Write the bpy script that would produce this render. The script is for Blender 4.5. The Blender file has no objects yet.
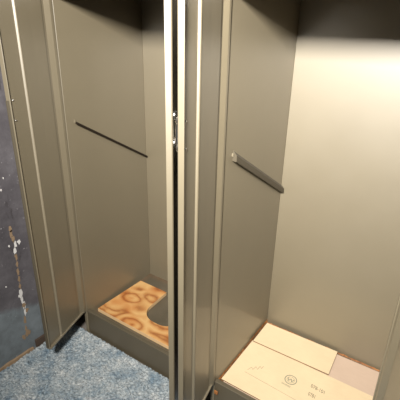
import bpy, bmesh, math, random
from mathutils import Vector, Matrix
random.seed(4)
S = 1.1                      # every length below is in units of 1.1 m
SC = bpy.context.scene
COL = SC.collection
rad = math.radians

# ------------------------------------------------------------------ materials
def nodes(name):
    m = bpy.data.materials.new(name); m.use_nodes = True
    nt = m.node_tree
    return m, nt, nt.nodes['Principled BSDF']
def ramp(nt, fac, stops):
    r = nt.nodes.new('ShaderNodeValToRGB')
    while len(r.color_ramp.elements) < len(stops): r.color_ramp.elements.new(.5)
    for e, (p, c) in zip(r.color_ramp.elements, stops):
        e.position = p; e.color = (*c, 1)
    nt.links.new(fac, r.inputs[0]); return r.outputs[0]
def noise(nt, scale, detail=4, rough=.6, vec=None, dist=0):
    n = nt.nodes.new('ShaderNodeTexNoise')
    n.inputs['Scale'].default_value = scale; n.inputs['Detail'].default_value = detail
    n.inputs['Roughness'].default_value = rough; n.inputs['Distortion'].default_value = dist
    if vec is not None: nt.links.new(vec, n.inputs['Vector'])
    return n.outputs['Fac']
def coord(nt, kind='Object'):
    return nt.nodes.new('ShaderNodeTexCoord').outputs[kind]
def mapping(nt, vec, scale=(1,1,1), rot=(0,0,0), loc=(0,0,0)):
    n = nt.nodes.new('ShaderNodeMapping')
    n.inputs['Scale'].default_value = scale; n.inputs['Rotation'].default_value = rot; n.inputs['Location'].default_value = loc
    nt.links.new(vec, n.inputs['Vector']); return n.outputs[0]
def mix(nt, fac, a, b, mode='MIX'):
    n = nt.nodes.new('ShaderNodeMix'); n.data_type = 'RGBA'; n.blend_type = mode
    for s, v in ((0, fac), (6, a), (7, b)):
        if isinstance(v, (int, float)): n.inputs[s].default_value = v
        elif isinstance(v, tuple): n.inputs[s].default_value = (*v, 1)
        else: nt.links.new(v, n.inputs[s])
    return n.outputs[2]
def math_(nt, op, a, b=0.0, c=None, clamp=False):
    n = nt.nodes.new('ShaderNodeMath'); n.operation = op; n.use_clamp = clamp
    for i, v in enumerate((a, b, c)):
        if v is None: continue
        if isinstance(v, (int, float)): n.inputs[i].default_value = v
        else: nt.links.new(v, n.inputs[i])
    return n.outputs[0]
def bump(nt, b, h, strength=.3, dist=.002):
    n = nt.nodes.new('ShaderNodeBump'); n.inputs['Strength'].default_value = strength; n.inputs['Distance'].default_value = dist
    nt.links.new(h, n.inputs['Height']); nt.links.new(n.outputs[0], b.inputs['Normal'])

def paint(name, c, rough=.3, var=.025, spec=.5, metal=0, coat=0, ior=1.45):
    m, nt, b = nodes(name)
    co = coord(nt)
    f = noise(nt, 5, 5, .6, co)
    lo = tuple(x*(1-var) for x in c); hi = tuple(x*(1+var) for x in c)
    nt.links.new(ramp(nt, f, [(.3, lo), (.7, hi)]), b.inputs['Base Color'])
    r = ramp(nt, noise(nt, 9, 4, .6, co), [(.3, (rough*.97,)*3), (.7, (rough*1.03,)*3)])
    nt.links.new(r, b.inputs['Roughness'])
    b.inputs['Specular IOR Level'].default_value = spec; b.inputs['Metallic'].default_value = metal
    b.inputs['IOR'].default_value = ior
    b.inputs['Coat Weight'].default_value = coat; b.inputs['Coat Roughness'].default_value = .13
    bump(nt, b, noise(nt, 220, 2, .5, co), .05, .0004)
    return m
M = {}
TAUPE = (.155, .127, .077)
M['paint'] = paint('taupe_enamel', TAUPE, .5, metal=.1, spec=.5, coat=.25, ior=2.2)
M['rail_near_black'] = paint('near_black_rail', (.018, .013, .009), .6, spec=.1)
M['paint_rail'] = paint('bronze_enamel', (.075, .063, .043), .55, spec=.2)
M['paint_base'] = paint('base_enamel', (.085, .070, .045), .4)

def pan_mat(name, amount):
    m, nt, b = nodes(name)
    co = coord(nt); sep = nt.nodes.new('ShaderNodeSeparateXYZ'); nt.links.new(co, sep.inputs[0])
    W, D = .585*S, .488*S
    x, y = sep.outputs[0], sep.outputs[1]
    dx = math_(nt, 'MINIMUM', x, math_(nt, 'SUBTRACT', W, x))
    dy = math_(nt, 'SUBTRACT', D, y)
    d = math_(nt, 'MINIMUM', dx, dy)
    d = math_(nt, 'ADD', d, math_(nt, 'MULTIPLY', noise(nt, 14, 5, .7, co), -.04))
    f = math_(nt, 'MULTIPLY_ADD', d, -45, .9, clamp=True)
    base = ramp(nt, noise(nt, 8, 4, .6, co), [(.3, (.075, .062, .04)), (.7, (.11, .09, .06))])
    rust = ramp(nt, noise(nt, 40, 5, .7, co), [(.3, (.10, .035, .012)), (.55, (.33, .12, .03)), (.75, (.5, .22, .06))])
    nt.links.new(mix(nt, math_(nt, 'MULTIPLY', f, amount), base, rust), b.inputs['Base Color'])
    b.inputs['Roughness'].default_value = .45
    return m
M['pan'] = pan_mat('worn_pan_enamel', .12); M['pan_rust'] = pan_mat('rusty_pan_enamel', 1)

def rust_mat():
    m, nt, b = nodes('rust')
    co = coord(nt)
    nt.links.new(ramp(nt, noise(nt, 60, 5, .7, co), [(.3, (.08, .03, .01)), (.55, (.28, .105, .025)), (.8, (.45, .22, .06))]), b.inputs['Base Color'])
    b.inputs['Roughness'].default_value = .7
    return m
M['rust'] = rust_mat()

def simple(name, c, rough=.5, metal=0):
    m, nt, b = nodes(name)
    co = coord(nt)
    nt.links.new(ramp(nt, noise(nt, 30, 3, .5, co), [(.3, tuple(v*.93 for v in c)), (.7, tuple(min(1, v*1.07) for v in c))]), b.inputs['Base Color'])
    b.inputs['Roughness'].default_value = rough; b.inputs['Metallic'].default_value = metal
    return m
M['chrome'] = simple('chrome', (.85, .83, .80), .22, 1)
M['brass'] = simple('aged_brass', (.45, .42, .2), .3, 1)
M['ink'] = simple('faded_green_ink', (.17, .19, .13), .8)
M['ink_dark'] = simple('faded_dark_ink', (.13, .12, .07), .8)
M['smudge'] = simple('pencil_smudge', (.36, .28, .18), .9)
M['tan'] = simple('tan_glue', (.25, .17, .10), .9)
M['white_chip'] = simple('white_plaster', (.62, .60, .57), .8)
M['trimwood'] = simple('dark_trim', (.07, .045, .03), .6)

def board(name, c, grain):
    m, nt, b = nodes(name)
    co = coord(nt)
    a = noise(nt, 6, 4, .6, co); f = noise(nt, 1, 4, .6, mapping(nt, co, (30, 260, 30)))
    lo = tuple(v*.93 for v in c); hi = tuple(min(1, v*1.05) for v in c)
    base = ramp(nt, a, [(.3, lo), (.7, hi)])
    nt.links.new(mix(nt, grain, base, ramp(nt, f, [(.3, tuple(v*.85 for v in c)), (.7, hi)])), b.inputs['Base Color'])
    b.inputs['Roughness'].default_value = .75; b.inputs['Specular IOR Level'].default_value = .25
    return m
M['card'] = board('cardboard', (.62, .49, .31), .25)
M['card_pink'] = board('pinkish_cardboard', (.50, .375, .28), .25)
M['card_edge'] = board('cardboard_edge', (.22, .14, .08), .3)

def ply():
    m, nt, b = nodes('pine_plywood')
    co = coord(nt)
    wob = nt.nodes.new('ShaderNodeTexNoise'); wob.inputs['Scale'].default_value = 9; wob.inputs['Detail'].default_value = 3
    nt.links.new(co, wob.inputs['Vector'])
    vv = nt.nodes.new('ShaderNodeVectorMath'); vv.operation = 'MULTIPLY_ADD'; vv.inputs[1].default_value = (.05, .05, 0)
    nt.links.new(wob.outputs['Color'], vv.inputs[0]); nt.links.new(co, vv.inputs[2])
    vo = nt.nodes.new('ShaderNodeTexVoronoi'); vo.feature = 'SMOOTH_F1'; vo.inputs['Scale'].default_value = 1; vo.inputs['Smoothness'].default_value = .35
    nt.links.new(mapping(nt, vv.outputs[0], (6.5, 9.5, .01), (0, 0, rad(20)), (.35, .15, 0)), vo.inputs['Vector'])
    rings = math_(nt, 'PINGPONG', math_(nt, 'MULTIPLY', vo.outputs['Distance'], 2.6), .5)
    rings = math_(nt, 'MULTIPLY', rings, 2)
    rings = math_(nt, 'ADD', rings, math_(nt, 'MULTIPLY', math_(nt, 'SUBTRACT', noise(nt, 30, 4, .7, co), .5), .5))
    c1 = ramp(nt, rings, [(.0, (.30, .12, .035)), (.2, (.42, .19, .06)), (.5, (.53, .29, .105)), (1, (.60, .37, .15))])
    k = ramp(nt, noise(nt, 7, 2, .5, co), [(.42, (1, 1, 1)), (.62, (.86, .62, .46))])
    nt.links.new(mix(nt, .8, c1, k, 'MULTIPLY'), b.inputs['Base Color'])
    b.inputs['Roughness'].default_value = .4
    return m
M['ply'] = ply()
M['ply_edge'] = board('plywood_edge', (.62, .42, .22), .5)

def carpet():
    m, nt, b = nodes('blue_grey_carpet')
    co = coord(nt)
    big = ramp(nt, noise(nt, 9, 5, .7, co), [(.32, (.15, .21, .26)), (.5, (.30, .335, .35)), (.68, (.44, .45, .44))])
    fine = ramp(nt, noise(nt, 75, 5, .8, co), [(.36, (.40, .46, .5)), (.5, (.88, .9, .92)), (.66, (1.65, 1.62, 1.55))])
    nt.links.new(mix(nt, .8, big, fine, 'MULTIPLY'), b.inputs['Base Color'])
    b.inputs['Roughness'].default_value = .95; b.inputs['Specular IOR Level'].default_value = .1
    bump(nt, b, noise(nt, 120, 4, .8, co), .8, .006)
    return m
M['carpet'] = carpet()

def wall_paint():
    m, nt, b = nodes('scuffed_grey_wall')
    co = coord(nt); sep = nt.nodes.new('ShaderNodeSeparateXYZ'); nt.links.new(co, sep.inputs[0])
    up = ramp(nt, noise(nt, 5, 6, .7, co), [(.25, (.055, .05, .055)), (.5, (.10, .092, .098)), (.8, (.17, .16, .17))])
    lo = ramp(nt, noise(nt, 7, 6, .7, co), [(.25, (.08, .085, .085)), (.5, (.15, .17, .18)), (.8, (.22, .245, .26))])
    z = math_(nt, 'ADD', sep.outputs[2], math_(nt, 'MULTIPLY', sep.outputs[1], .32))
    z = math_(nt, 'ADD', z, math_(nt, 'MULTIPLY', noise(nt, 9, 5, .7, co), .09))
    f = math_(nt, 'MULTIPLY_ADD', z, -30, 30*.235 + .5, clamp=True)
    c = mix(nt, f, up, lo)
    fl = ramp(nt, noise(nt, 48, 5, .7, co), [(.66, (0, 0, 0)), (.70, (1, 1, 1))])
    c = mix(nt, fl, c, (.42, .40, .40))
    dk = ramp(nt, noise(nt, 13, 6, .8, mapping(nt, co, (1, 1, .35), (0, 0, 0), (3, 1, 2))), [(.58, (0, 0, 0)), (.66, (.7, .7, .7))])
    c = mix(nt, dk, c, (.04, .035, .035))
    nt.links.new(c, b.inputs['Base Color'])
    b.inputs['Roughness'].default_value = .45
    bump(nt, b, noise(nt, 30, 5, .7, co), .3, .003)
    return m
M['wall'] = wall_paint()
M['room'] = simple('dull_grey_room_paint', (.05, .05, .05), .8)
M['slab'] = simple('concrete', (.16, .14, .12), .8)

# ------------------------------------------------------------------ geometry helpers
class MB:
    def __init__(s): s.bm = bmesh.new(); s.mats = []
    def mi(s, mat):
        if mat not in s.mats: s.mats.append(mat)
        return s.mats.index(mat)
    def face(s, vs, mi):
        try: f = s.bm.faces.new(vs); f.material_index = mi
        except ValueError: pass
    def prism(s, prof, fn, mat, cap=True):
        """prof: list of 2-D points; fn(p, end) -> 3-D position (end 0 / 1)"""
        k = s.mi(mat)
        a = [s.bm.verts.new(Vector(fn(p, 0))*S) for p in prof]; b = [s.bm.verts.new(Vector(fn(p, 1))*S) for p in prof]
        n = len(prof)
        for i in range(n): s.face((a[i], a[(i+1) % n], b[(i+1) % n], b[i]), k)
        if cap: s.face(a[::-1], k); s.face(b, k)
        return s
    def box(s, x0, x1, y0, y1, z0, z1, mat):
        return s.prism([(x0, y0), (x1, y0), (x1, y1), (x0, y1)], lambda p, e: (p[0], p[1], (z0, z1)[e]), mat)
    def tube(s, pts, r, mat, n=10):
        k = s.mi(mat); pts = [Vector(p) for p in pts]; rings = []
        for i, p in enumerate(pts):
            d = (pts[min(i+1, len(pts)-1)] - pts[max(i-1, 0)]).normalized()
            a = d.cross(Vector((.31, .52, .79))).normalized(); b = d.cross(a)
            rr = r[i] if isinstance(r, (list, tuple)) else r
            rings.append([s.bm.verts.new((p + a*math.cos(t)*rr + b*math.sin(t)*rr)*S) for t in [2*math.pi*j/n for j in range(n)]])
        for A, B in zip(rings, rings[1:]):
            for j in range(n): s.face((A[j], A[(j+1) % n], B[(j+1) % n], B[j]), k)
        s.face(rings[0][::-1], k); s.face(rings[-1], k)
        return s
    def build(s, name, parent=None, bevel=0, smooth=False, loc=None):
        bmesh.ops.recalc_face_normals(s.bm, faces=s.bm.faces)
        me = bpy.data.meshes.new(name); 
        if loc is not None:
            bmesh.ops.translate(s.bm, verts=s.bm.verts, vec=-Vector(loc)*S)
        s.bm.to_mesh(me); s.bm.free()
        for m in s.mats: me.materials.append(m)
        o = bpy.data.objects.new(name, me); COL.objects.link(o)
        if parent is not None: o.parent = parent
        if loc is not None: o.location = Vector(loc)*S
        if smooth: me.polygons.foreach_set('use_smooth', [True]*len(me.polygons))
        if bevel:
            b = o.modifiers.new('Bevel', 'BEVEL'); b.width = bevel*S; b.segments = 2; b.limit_method = 'ANGLE'; b.angle_limit = rad(35)
        return o
def empty(name, loc, label, cat, group=None, parent=None):
    o = bpy.data.objects.new(name, None); COL.objects.link(o); o.empty_display_size = .1
    o.location = Vector(loc)*S
    o['label'] = label; o['category'] = cat
    if group: o['group'] = group
    return o
def tag(o, label=None, cat=None, kind=None):
    if label: o['label'] = label
    if cat: o['category'] = cat
    if kind: o['kind'] = kind
    return o

# ------------------------------------------------------------------ cabinet dimensions
D, HB, PAN, ZT, TOP = .488, .1355, .095, 1.575, 1.625
ZF = -.010                                  # bare floor level (carpet pile reaches z = 0)
DL = .292                                   # door width
DT = .0195

def make_door(par, name, pivot, ang, side, z0, z1, hz0, hz1, extra=False):
    """side +1: hinged on the left post, -1: hinged on the right post. Local frame u (hinge to free edge), n (out of the inner face)."""
    u = Vector((math.sin(ang), -math.cos(ang), 0)); n = Vector((math.cos(ang), math.sin(ang), 0))
    if side < 0: n = -n
    O = Vector(pivot)
    P = lambda a, b, z: O + u*a + n*b + Vector((0, 0, z))
    m = MB()
    L = DL
    prof = [(0, -DT), (L-.003, -DT), (L, -DT+.003), (L, -.001), (L-.001, 0), (L-.004, -.0005), (L-.009, -.006),
            (.2055, -.006), (.2025, .0), (.199, .0018), (.195, .0005), (.13, -.001), (.062, -.001), (.058, -.004), (.044, -.004), (.034, .001),
            (.022, .007), (.012, .0085), (.003, .006), (0, 0)]
    m.prism(prof, lambda p, e: P(p[0], p[1], (z0, z1)[e]), M['paint'])
    door = m.build(name, par, .0006)
    # rolled bottom and top edges of the pan
    m = MB()
    q = [(-.006, 0), (.0045, 0), (.006, .002), (.006, .008), (.0045, .010), (-.006, .010)]
    m.prism([(b, z) for b, z in q], lambda p, e: P((.012, L-.001)[e], p[0], z0+p[1]), M['paint'])
    m.build('door_flange', door, .0008)
    m = MB(); m.prism([(b, z) for b, z in q], lambda p, e: P((.012, L-.001)[e], p[0], z1-.010+p[1]), M['paint'])
    m.build('door_flange', door, .0008)
    # pull handle on the outer face
    hu = .277
    m = MB()
    pts = []
    for i in range(13):
        t = i/12; zz = hz1 + (hz0-hz1)*t
        pts.append(P(hu-.006, -DT-.003 - .007*math.sin(math.pi*t)**.6, zz))
    m.tube(pts, [.007]+[.0052]*11+[.007], M['chrome'], 12)
    for zz in (hz0, hz1):
        m.tube([P(hu-.006, -DT+.001, zz), P(hu-.006, -DT-.003, zz), P(hu-.006, -DT-.009, zz), P(hu-.006, -DT-.012, zz)], [.013, .013, .010, .004], M['chrome'], 14)
    m.build('pull_handle', door, 0, True)
    # screw heads of the handle on the inner face
    for zz in (hz0, hz1):
        m = MB(); m.tube([P(hu-.004, -.006, zz), P(hu-.004, -.004, zz), P(hu-.004, -.0025, zz)], [.0035, .0035, .002], M['chrome'], 10)
        m.build('screw', door, 0, True)
    # hinge pivots at the bottom and top of the post
    for zz in (z0-.012, z1+.002):
        m = MB(); m.tube([P(.008, -.010, zz), P(.008, -.010, zz+.012)], .005, M['rust'], 10)
        m.build('hinge_pin', door, 0, True)
    if extra:      # rolled latch strip on the free edge below the handle
        m = MB(); m.prism([(L-.001, -DT+.001), (L+.005, -DT+.004), (L+.006, -.008), (L-.001, -.004)], lambda p, e: P(p[0], p[1], (z0+.01, 1.235)[e]), M['paint_rail'])
        m.build('latch_strip', door, .001)
    return door

def make_cabinet(x0, W, ang_left, ang_right, label, rail_thin, rust_lip, extra):
    root = empty('metal_cabinet', (x0+W/2, D/2, ZF), label, 'cabinet', 'open metal cabinets standing side by side')
    root['group'] = 'open metal cabinets standing side by side'
    base_parts = []
    def part(m, name, bevel=.0008, parent=None, mat=None):
        o = m.build(name, root if parent is None else parent, bevel); base_parts.append(o); return o
    x1 = x0 + W
    pm = M['paint']
    for sx, xi in ((-1, x0), (1, x1)):
        m = MB()
        # side wall with a folded front lip
        prof = [(0, .018), (0, 0), (.002, -.004), (.016, -.004), (.018, 0), (.018, .018)]
        prof = [(0, 0), (.002, -.0035), (.0165, -.0035), (.0185, 0), (.0185, D+.004), (0, D+.004)]
        m.prism(prof, lambda p, e: (xi + sx*p[0], p[1], (ZF, TOP)[e]), pm)
        part(m, 'side_panel')
        m = MB(); m.prism([(-.001, -.0037), (-.001, -.008), (.0004, -.0115), (.0025, -.0125), (.0048, -.0115), (.0056, -.008), (.0056, -.0037)], lambda p, e: (xi + sx*p[0], p[1], (HB+.002, ZT+.02)[e]), pm); part(m, 'post_bead')
    m = MB(); m.box(x0+.0005, x1-.0005, D, D+.012, ZF, TOP-.001, pm); part(m, 'back_panel')
    m = MB(); m.box(x0+.0005, x1-.0005, .0045, D-.001, ZT+.02, TOP-.003, pm); part(m, 'top_panel')
    m = MB(); m.prism([(-.003, ZT), (-.003, TOP), (.004, TOP), (.004, ZT+.008), (.016, ZT+.008), (.016, ZT)],
                      lambda p, e: ((x0+.0005, x1-.0005)[e], p[0], p[1]), pm); part(m, 'header')
    # kick base with a folded lip along its top
    m = MB()
    m.prism([(0.002, ZF), (0.002, HB-.012), (-.002, HB-.009), (-.002, HB-.001), (0, HB), (.016, HB), (.020, HB-.003), (.020, PAN+.002), (.012, PAN+.002), (.012, ZF)],
            lambda p, e: ((x0+.0005, x1-.0005)[e], p[0], p[1]), M['paint_base'])
    part(m, 'kick_base')
    m = MB(); m.box(0, W-.001, .0205, D-.0005, PAN-.008, PAN, M['pan_rust' if rust_lip else 'pan'])
    o = m.build('floor_pan', root, 0); o.location = Vector((x0+.0005, 0, 0))*S; base_parts.append(o)
    # sloping rails on both side walls
    for sx, xi in ((1, x0), (-1, x1)):
        m = MB()
        if rail_thin:
            prof = [(.0002, -.007), (.012, -.010), (.013, .000), (.0002, .004)]; mat = M['rail_near_black']  # thin rails coloured near black, the thicker ones brown
        else:
            prof = [(.0002, -.018), (.015, -.019), (.017, -.017), (.016, .004), (.004, .017), (.0002, .017)]; mat = M['paint_rail']
        def f(p, e, xi=xi, sx=sx):
            y = (.046, .486)[e]; z = (1.094, .836)[e]
            return (xi + sx*p[0], y, z + p[1])
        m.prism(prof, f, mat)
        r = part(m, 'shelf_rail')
        m = MB(); m.prism([(.0003, -.004), (.006, -.004), (.006, .008), (.0003, .008)], lambda p, e, xi=xi, sx=sx: (xi + sx*p[0], (.041, .0455)[e], 1.096 + p[1]*.9), pm)
        part(m, 'rail_tab', .0005, r)
    if rust_lip:      # rusted foot of the left post and rust along the seams of the pan
        m = MB(); m.box(x0+.003, x0+.020, -.010, -.0045, HB-.060, HB-.042, M['rust']); part(m, 'hinge_bracket', .002)
        rs = random.Random(5)
        def seam(name, A, B, inward):
            m = MB(); k = m.mi(M['rust']); prev = None; N = 40; A = Vector(A); B = Vector(B); inward = Vector(inward)
            for i in range(N+1):
                p = A + (B-A)*i/N; h = rs.uniform(.003, .009) + (.004 if name == 'side' and i > 30 else 0); wd = rs.uniform(.002, .005)
                cur = [m.bm.verts.new(q*S) for q in (p, p+inward*wd, p+inward*wd*.4+Vector((0, 0, h*.5)), p+Vector((0, 0, h)))]
                if prev:
                    for a in range(4): m.face((prev[a], prev[(a+1) % 4], cur[(a+1) % 4], cur[a]), k)
                prev = cur
            part(m, 'rust_seam', 0)
        seam('side', (x0+.0006, .022, PAN+.022), (x0+.0006, D-.001, PAN+.022), (1, 0, 0))
        seam('back', (x0+.001, D-.0006, PAN+.012), (x1-.001, D-.0006, PAN+.012), (0, -1, 0))
    base_parts.append(make_door(root, 'door', (x0-(.006 if rust_lip else .0085), -.001, 0), ang_left, 1, HB-.003, ZT+.01, *((1.198, 1.269) if rust_lip else (1.163, 1.234)), extra))
    base_parts.append(make_door(root, 'door', (x1+.0085, -.001, 0), ang_right, -1, HB-.003, ZT+.01, 1.192, 1.268))
    # everything above was placed in room coordinates: express it relative to the root
    T = Matrix.Translation(-root.location)
    for o in root.children: o.location = o.location - root.location
    return root

W1, X2, W2 = .585, .775, .578
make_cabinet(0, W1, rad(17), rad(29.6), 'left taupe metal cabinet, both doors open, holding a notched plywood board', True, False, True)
make_cabinet(X2, W2, rad(10.8), rad(22), 'right taupe metal cabinet, both doors open, holding flattened cardboard', False, True, False)

# ------------------------------------------------------------------ plywood board in the left cabinet
def outline_board(pts, z0, z1, name, mt, me_, loc):
    m = MB()
    k0 = m.mi(mt); k1 = m.mi(me_)
    a = [m.bm.verts.new(Vector((x, y, z0))*S) for x, y in pts]; b = [m.bm.verts.new(Vector((x, y, z1))*S) for x, y in pts]
    n = len(pts)
    for i in range(n): m.face((a[i], a[(i+1) % n], b[(i+1) % n], b[i]), k1)
    m.face(a[::-1], k0); m.face(b, k0)
    return m.build(name, None, .0008, loc=loc)
pts = [(.013, .060), (.570, .060), (.570, .378), (.425, .378)]
def arc(cx, cy, r, a0, a1, n=9):
    return [(cx+r*math.cos(rad(a0+(a1-a0)*i/(n-1))), cy+r*math.sin(rad(a0+(a1-a0)*i/(n-1)))) for i in range(n)]
pts += arc(.345, .228, .08, 0, -90) + arc(.312, .238, .09, -90, -180) + [(.215, .378), (.024, .378)]
bd = outline_board(pts, PAN+.0005, PAN+.020, 'plywood_board', M['ply'], M['ply_edge'], (.013, .060, PAN))
tag(bd, 'knotty orange plywood board with a rounded notch, on the left cabinet floor', 'board')

# ------------------------------------------------------------------ flattened cardboard in the right cabinet
Zc = PAN + .0005
def sheet(pts, z, t, name, mat, label, tilt=None):
    m = MB(); k0 = m.mi(mat); k1 = m.mi(M['card_edge'])
    zf = tilt or (lambda x, y: 0)
    a = [m.bm.verts.new(Vector((x, y, z+zf(x, y)))*S) for x, y in pts]; b = [m.bm.verts.new(Vector((x, y, z+t+zf(x, y)))*S) for x, y in pts]
    n = len(pts)
    for i in range(n): m.face((a[i], a[(i+1) % n], b[(i+1) % n], b[i]), k1)
    m.face(a[::-1], k0); m.face(b, k0)
    o = m.build(name, None, .0004, loc=(pts[0][0], pts[0][1], z))
    if label: o['label'] = label
    return o
T = .004
low = sheet([(X2+.020, .034), (X2+W2-.006, .034), (X2+W2-.006, .474), (X2+.034, .466)], Zc, .018, 'cardboard_sheet', M['card_pink'], None)
tag(low, 'pinkish cardboard showing at the back right, underneath the printed sheet', 'cardboard')
ZM = Zc + .0185
main = sheet([(X2+.008, .038), (X2+W2-.008, .038), (X2+W2-.008, .318), (X2+.008, .318)], ZM, .006, 'cardboard_sheet', M['card'], None)
tag(main, 'pale printed cardboard sheet with a round stamp, nearest the cabinet front', 'cardboard')
ZP = ZM + .0062
flap = sheet([(X2+.014, .312), (X2+.372, .320), (X2+.362, .474), (X2+.012, .464)], ZP, .006, 'cardboard_sheet', M['card'], None)
tag(flap, 'plain pale cardboard piece on top, against the back left corner', 'cardboard')
# crease along the front of the printed sheet
m = MB(); m.prism([(0, 0), (.0012, .0006), (.0024, 0)], lambda p, e: ((X2+.07, X2+.40)[e], .128 + p[0] - (0, .014)[e], ZP-.0002+p[1]), M['smudge']); cr = m.build('crease', main); cr.location = -main.location
main_inv = main.location.copy()
# printing
def text(body, size, x, y, z, rot, mat, name, shear=0, sx=1):
    c = bpy.data.curves.new(name, 'FONT'); c.body = body; c.size = size*S; c.extrude = .0001; c.shear = shear
    c.align_x = 'CENTER'; c.align_y = 'CENTER'
    o = bpy.data.objects.new(name, c); COL.objects.link(o)
    dg = bpy.context.evaluated_depsgraph_get()
    me = bpy.data.meshes.new_from_object(o.evaluated_get(dg)); bpy.data.objects.remove(o)
    me.materials.clear(); me.materials.append(mat)
    o = bpy.data.objects.new(name, me); COL.objects.link(o); o.parent = main
    o.location = Vector((x, y, z))*S - main_inv; o.rotation_euler[2] = rot; o.scale = (sx, 1, 1)
    return o
ex, ey, zz = 1.025, .203, ZP+.0002
m = MB(); k = m.mi(M['ink'])
def ring(m, r0, r1, mat, n=40):
    k = m.mi(mat); A = []; B = []
    for i in range(n):
        t = 2*math.pi*i/n
        A.append(m.bm.verts.new(Vector((ex+r0*math.cos(t), ey+r0*math.sin(t), zz))*S)); B.append(m.bm.verts.new(Vector((ex+r1*math.cos(t), ey+r1*math.sin(t), zz))*S))
    for i in range(n): m.face((A[i], A[(i+1) % n], B[(i+1) % n], B[i]), k)
ring(m, .0225, .026, M['ink']); ring(m, .0150, .0165, M['ink'])
def stroke(m, a, b, w, mat):
    a = Vector((*a, 0)); b = Vector((*b, 0)); d = (b-a).normalized(); p = Vector((-d.y, d.x, 0))*w/2
    o = Vector((ex, ey, zz)); k = m.mi(mat)
    m.face([m.bm.verts.new((o+q)*S) for q in (a-p, b-p, b+p, a+p)], k)
for a, b in (((-.012, .008), (-.007, -.009)), ((-.007, -.009), (0, .006)), ((0, .006), (.007, -.009)), ((.007, -.009), (.012, .008))): stroke(m, a, b, .003, M['ink'])
o = m.build('round_stamp', None); o.parent = main; o.location = -main_inv
o = text('IIIIIIIIIIIIII', .0125, ex-.006, ey-.037, zz, rad(-2), M['ink'], 'stamp_caption', 0, .9)
text('078-101', .026, 1.138, .222, zz, rad(-3), M['ink_dark'], 'printed_code', -.25, .72)
text('0781', .026, 1.128, .178, zz, rad(-3), M['ink_dark'], 'printed_code', -.25, .62)
m = MB()
zig = [(-.030, -.020), (-.022, .004), (-.012, -.006), (-.008, .018), (.004, .006), (.006, .030), (.016, .020), (.018, .038)]
k = m.mi(M['smudge']); prev = None
for a, b in zig:
    cur = [m.bm.verts.new(Vector((.880+a+d, .165+b, zz))*S) for d in (-.0014, .0014)]
    if prev: m.face((prev[0], prev[1], cur[1], cur[0]), k)
    prev = cur
o = m.build('pencil_mark', None); o.parent = main; o.location = -main_inv

# ------------------------------------------------------------------ the room
XR, YF, YB, ZC = 2.7, -2.9, D+.07, 2.30
XW = -.137
def shell(name, b, mat):
    m = MB(); m.box(*b, mat); return tag(m.build(name), kind='structure')
shell('floor', (XW-.06, XR, YF, YB, ZF-.06, ZF), M['slab'])
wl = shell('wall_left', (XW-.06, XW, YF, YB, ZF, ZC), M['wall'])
shell('wall_back', (XW-.06, XR, YB, YB+.06, ZF-.06, ZC), M['room'])
shell('wall_right', (XR, XR+.06, YF, YB+.06, ZF-.06, ZC), M['room'])
shell('wall_front', (XW-.06, XR, YF-.06, YF, ZF-.06, ZC), M['room'])
shell('ceiling', (XW-.06, XR+.06, YF-.06, YB+.06, ZC, ZC+.06), M['room'])

# peeled streak of paint on the left wall
streak = [(-.278, .70), (-.27, .66), (-.262, .62), (-.268, .575), (-.262, .53), (-.272, .48), (-.268, .43), (-.262, .37), (-.272, .33), (-.268, .28), (-.262, .23), (-.265, .17), (-.262, .12)]
SH = .0
def flake(y, z, r, mat, name, t=.0016, squash=1.5, seed=0):
    rnd = random.Random(seed); m = MB(); k = m.mi(mat)
    n = 11; ps = []
    for i in range(n):
        a = 2*math.pi*i/n; q = r*rnd.uniform(.55, 1.25)
        ps.append((y + q*math.cos(a), z + q*squash*math.sin(a)))
    m.prism(ps, lambda p, e: (XW - .0005 + (0, t)[e], p[0], p[1]), mat)
    return m.build(name, wl, 0)
CR = [(10, 229), (11, 234), (13, 239), (15, 244), (15, 250), (16, 257), (17, 264), (18, 272), (19, 279), (20, 286), (21, 293), (22, 300), (24, 305), (25, 312), (25, 320), (26, 328), (27, 334)]
def wall_pt(px, py):       # where a viewing ray of the photograph meets the left wall, in room units
    c, s = math.cos(rad(1.232)), math.sin(rad(1.232)); ya, pi_ = rad(34.024), rad(23.477)
    f = Vector((-math.sin(ya)*math.cos(pi_), math.cos(ya)*math.cos(pi_), -math.sin(pi_))); r = Vector((math.cos(ya), math.sin(ya), 0)); u = r.cross(f)
    r2, u2 = c*r+s*u, c*u-s*r
    d = f*412.8 + r2*(px-200) - u2*(py-200); C0 = Vector((1.42, -1.0946, 1.5)); t = (XW-C0.x)/d.x
    p = C0+d*t; return p.y, p.z
rr = random.Random(3)
for i, q in enumerate(CR):
    y, z = wall_pt(*q)
    white = i in (3, 4, 11, 12, 10, 13)
    flake(y, z, .0055+.003*rr.random(), M['white_chip'] if white else M['tan'], 'peeled_paint', .0016, 3.0, i)
for i, (px_, py_, r, w) in enumerate([(19, 242, .009, 1), (9, 246, .004, 1), (24, 305, .010, 0), (27, 310, .008, 0), (28, 332, .012, 0), (24, 337, .010, 0), (6, 287, .003, 1), (1, 190, .004, 1), (3, 178, .003, 1), (20, 296, .008, 1)]):
    y, z = wall_pt(px_, py_)
    flake(y, z, r, M['white_chip'] if w else M['tan'], 'peeled_paint', .002, 1.4, 50+i)

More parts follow.
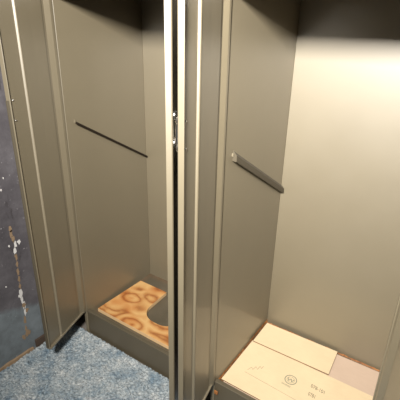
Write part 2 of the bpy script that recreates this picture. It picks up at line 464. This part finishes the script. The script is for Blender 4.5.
# dark block of skirting and the glue line at the foot of the wall
m = MB(); m.box(XW+.0005, XW+.012, -.225, -.02, ZF+.001, .035, M['trimwood']); tag(m.build('baseboard_left', None, .001), kind='structure')
m = MB()
ys = [YF+.02 + i*.02 for i in range(int((-.23-YF)/.02))]
k = m.mi(M['tan']); prev = None
for y in ys:
    w = .004+rr.random()*.008; h = .003+rr.random()*.008
    cur = [m.bm.verts.new(Vector(v)*S) for v in ((XW+.0005, y, ZF), (XW+w, y, ZF), (XW+w*.7, y, .002), (XW+.0005, y, h))]
    if prev:
        for j in range(4): m.face((prev[j], prev[(j+1) % 4], cur[(j+1) % 4], cur[j]), k)
    prev = cur
tag(m.build('trim_1'), kind='structure')

# carpet: a finely tufted sheet reaching the wall and the cabinet fronts
def carpet_mesh():
    bm = bmesh.new()
    x0, x1, y0, y1 = XW+.014, 2.68, YF+.02, -.006
    def axis(a, b, fa, fb, fine, coarse):
        v = []; t = a
        while t < b: v.append(t); t += fine if fa <= t <= fb else coarse
        v.append(b); return v
    xs = axis(x0, x1, x0-.01, .95, .0065, .06); ys_ = axis(y0, y1, -.78, y1, .0065, .06)
    r = random.Random(7); g = []
    for x in xs:
        row = []
        for y in ys_:
            edge = (x > x1-.001 or y > y1-.001 or x < x0+.001 or y < y0+.001)
            h = -.006 + r.random()*.010
            jx = r.uniform(-.002, .002)
            # frayed pile along the cabinet front and the wall
            yy = y + (r.uniform(-.006, .0) if y > y1-.001 else jx)
            xx = x + (r.uniform(0, .006) if x < x0+.001 else jx)
            if y > y1-.02: h += .003
            row.append(bm.verts.new(Vector((xx, yy, h))*S))
        g.append(row)
    for i in range(len(xs)-1):
        for j in range(len(ys_)-1): bm.faces.new((g[i][j], g[i+1][j], g[i+1][j+1], g[i][j+1]))
    # skirt down to the floor
    ring_ = [g[i][0] for i in range(len(xs))] + [g[-1][j] for j in range(1, len(ys_))] + [g[i][-1] for i in range(len(xs)-2, -1, -1)] + [g[0][j] for j in range(len(ys_)-2, 0, -1)]
    low_ = [bm.verts.new((v.co.x, v.co.y, (ZF+.0003)*S)) for v in ring_]
    n = len(ring_)
    for i in range(n): bm.faces.new((ring_[i], low_[i], low_[(i+1) % n], ring_[(i+1) % n]))
    me = bpy.data.meshes.new('carpet'); bm.to_mesh(me); bm.free(); me.materials.append(M['carpet'])
    o = bpy.data.objects.new('carpet', me); COL.objects.link(o)
    return o
tag(carpet_mesh(), 'worn mottled blue-grey carpet on the floor before the cabinets', 'carpet')

# ------------------------------------------------------------------ light
LP, LT = Vector((1.27, -1.45, 2.05)), Vector((.82, .488, 1.33))
q = (LT-LP).to_track_quat('-Z', 'Y')
M['fixture'] = simple('black_lamp_enamel', (.05, .05, .05), .5)
t = empty('work_lamp', tuple(LP), 'black square flood lamp hanging from the ceiling above the viewer', 'lamp')
t.rotation_euler = q.to_euler()
m = MB()                                   # open housing around the light, facing local -Z
hw, hh, wl_ = .115, .14, .012
m.box(-hw, hw, -hh, hh, .012, .05, M['fixture'])
o = m.build('housing', t, .003)
for bx in ((-hw, -hw+wl_, -hh, hh), (hw-wl_, hw, -hh, hh), (-hw+wl_, hw-wl_, -hh, -hh+wl_), (-hw+wl_, hw-wl_, hh-wl_, hh)):
    m = MB(); m.box(*bx, -.002, .0118, M['fixture']); m.build('housing_rim', t, .001)
m = MB(); top = q.inverted() @ (Vector((LP.x, LP.y, ZC-.001)) - LP); st = q.inverted() @ Vector((0, 0, .10)); m.tube([st*.6, top], .008, M['fixture'], 10); m.build('hanger', t, 0, True)
l = bpy.data.lights.new('lamp_light', 'AREA'); l.energy = 16.5; l.shape = 'RECTANGLE'; l.size = .20*S; l.size_y = .25*S; l.spread = rad(110); l.color = (1.0, .965, .915)
lo = bpy.data.objects.new('lamp_light', l); COL.objects.link(lo); lo.location = LP*S; lo.rotation_euler = q.to_euler()
w = bpy.data.worlds.new('World'); SC.world = w; w.use_nodes = True
w.node_tree.nodes['Background'].inputs[0].default_value = (.5, .5, .55, 1); w.node_tree.nodes['Background'].inputs[1].default_value = .005

# ------------------------------------------------------------------ camera
cam = bpy.data.cameras.new('camera'); co_ = bpy.data.objects.new('camera', cam); COL.objects.link(co_)
ya, pi_, ro = rad(34.024), rad(23.477), rad(1.232)
f = Vector((-math.sin(ya)*math.cos(pi_), math.cos(ya)*math.cos(pi_), -math.sin(pi_))); r = Vector((math.cos(ya), math.sin(ya), 0)); u = r.cross(f)
r2 = r*math.cos(ro) + u*math.sin(ro); u2 = u*math.cos(ro) - r*math.sin(ro)
mat = Matrix((r2, u2, -f)).transposed().to_4x4(); mat.translation = Vector((1.42, -1.0946, 1.5))*S
co_.matrix_world = mat
cam.sensor_width = 36; cam.sensor_fit = 'HORIZONTAL'; cam.lens = 36*412.8/400; cam.clip_start = .01
SC.camera = co_
SC.view_settings.view_transform = 'Standard'; SC.view_settings.look = 'None'; SC.view_settings.gamma = 1
SC.view_settings.exposure = 2.5; SC.view_settings.use_curve_mapping = False
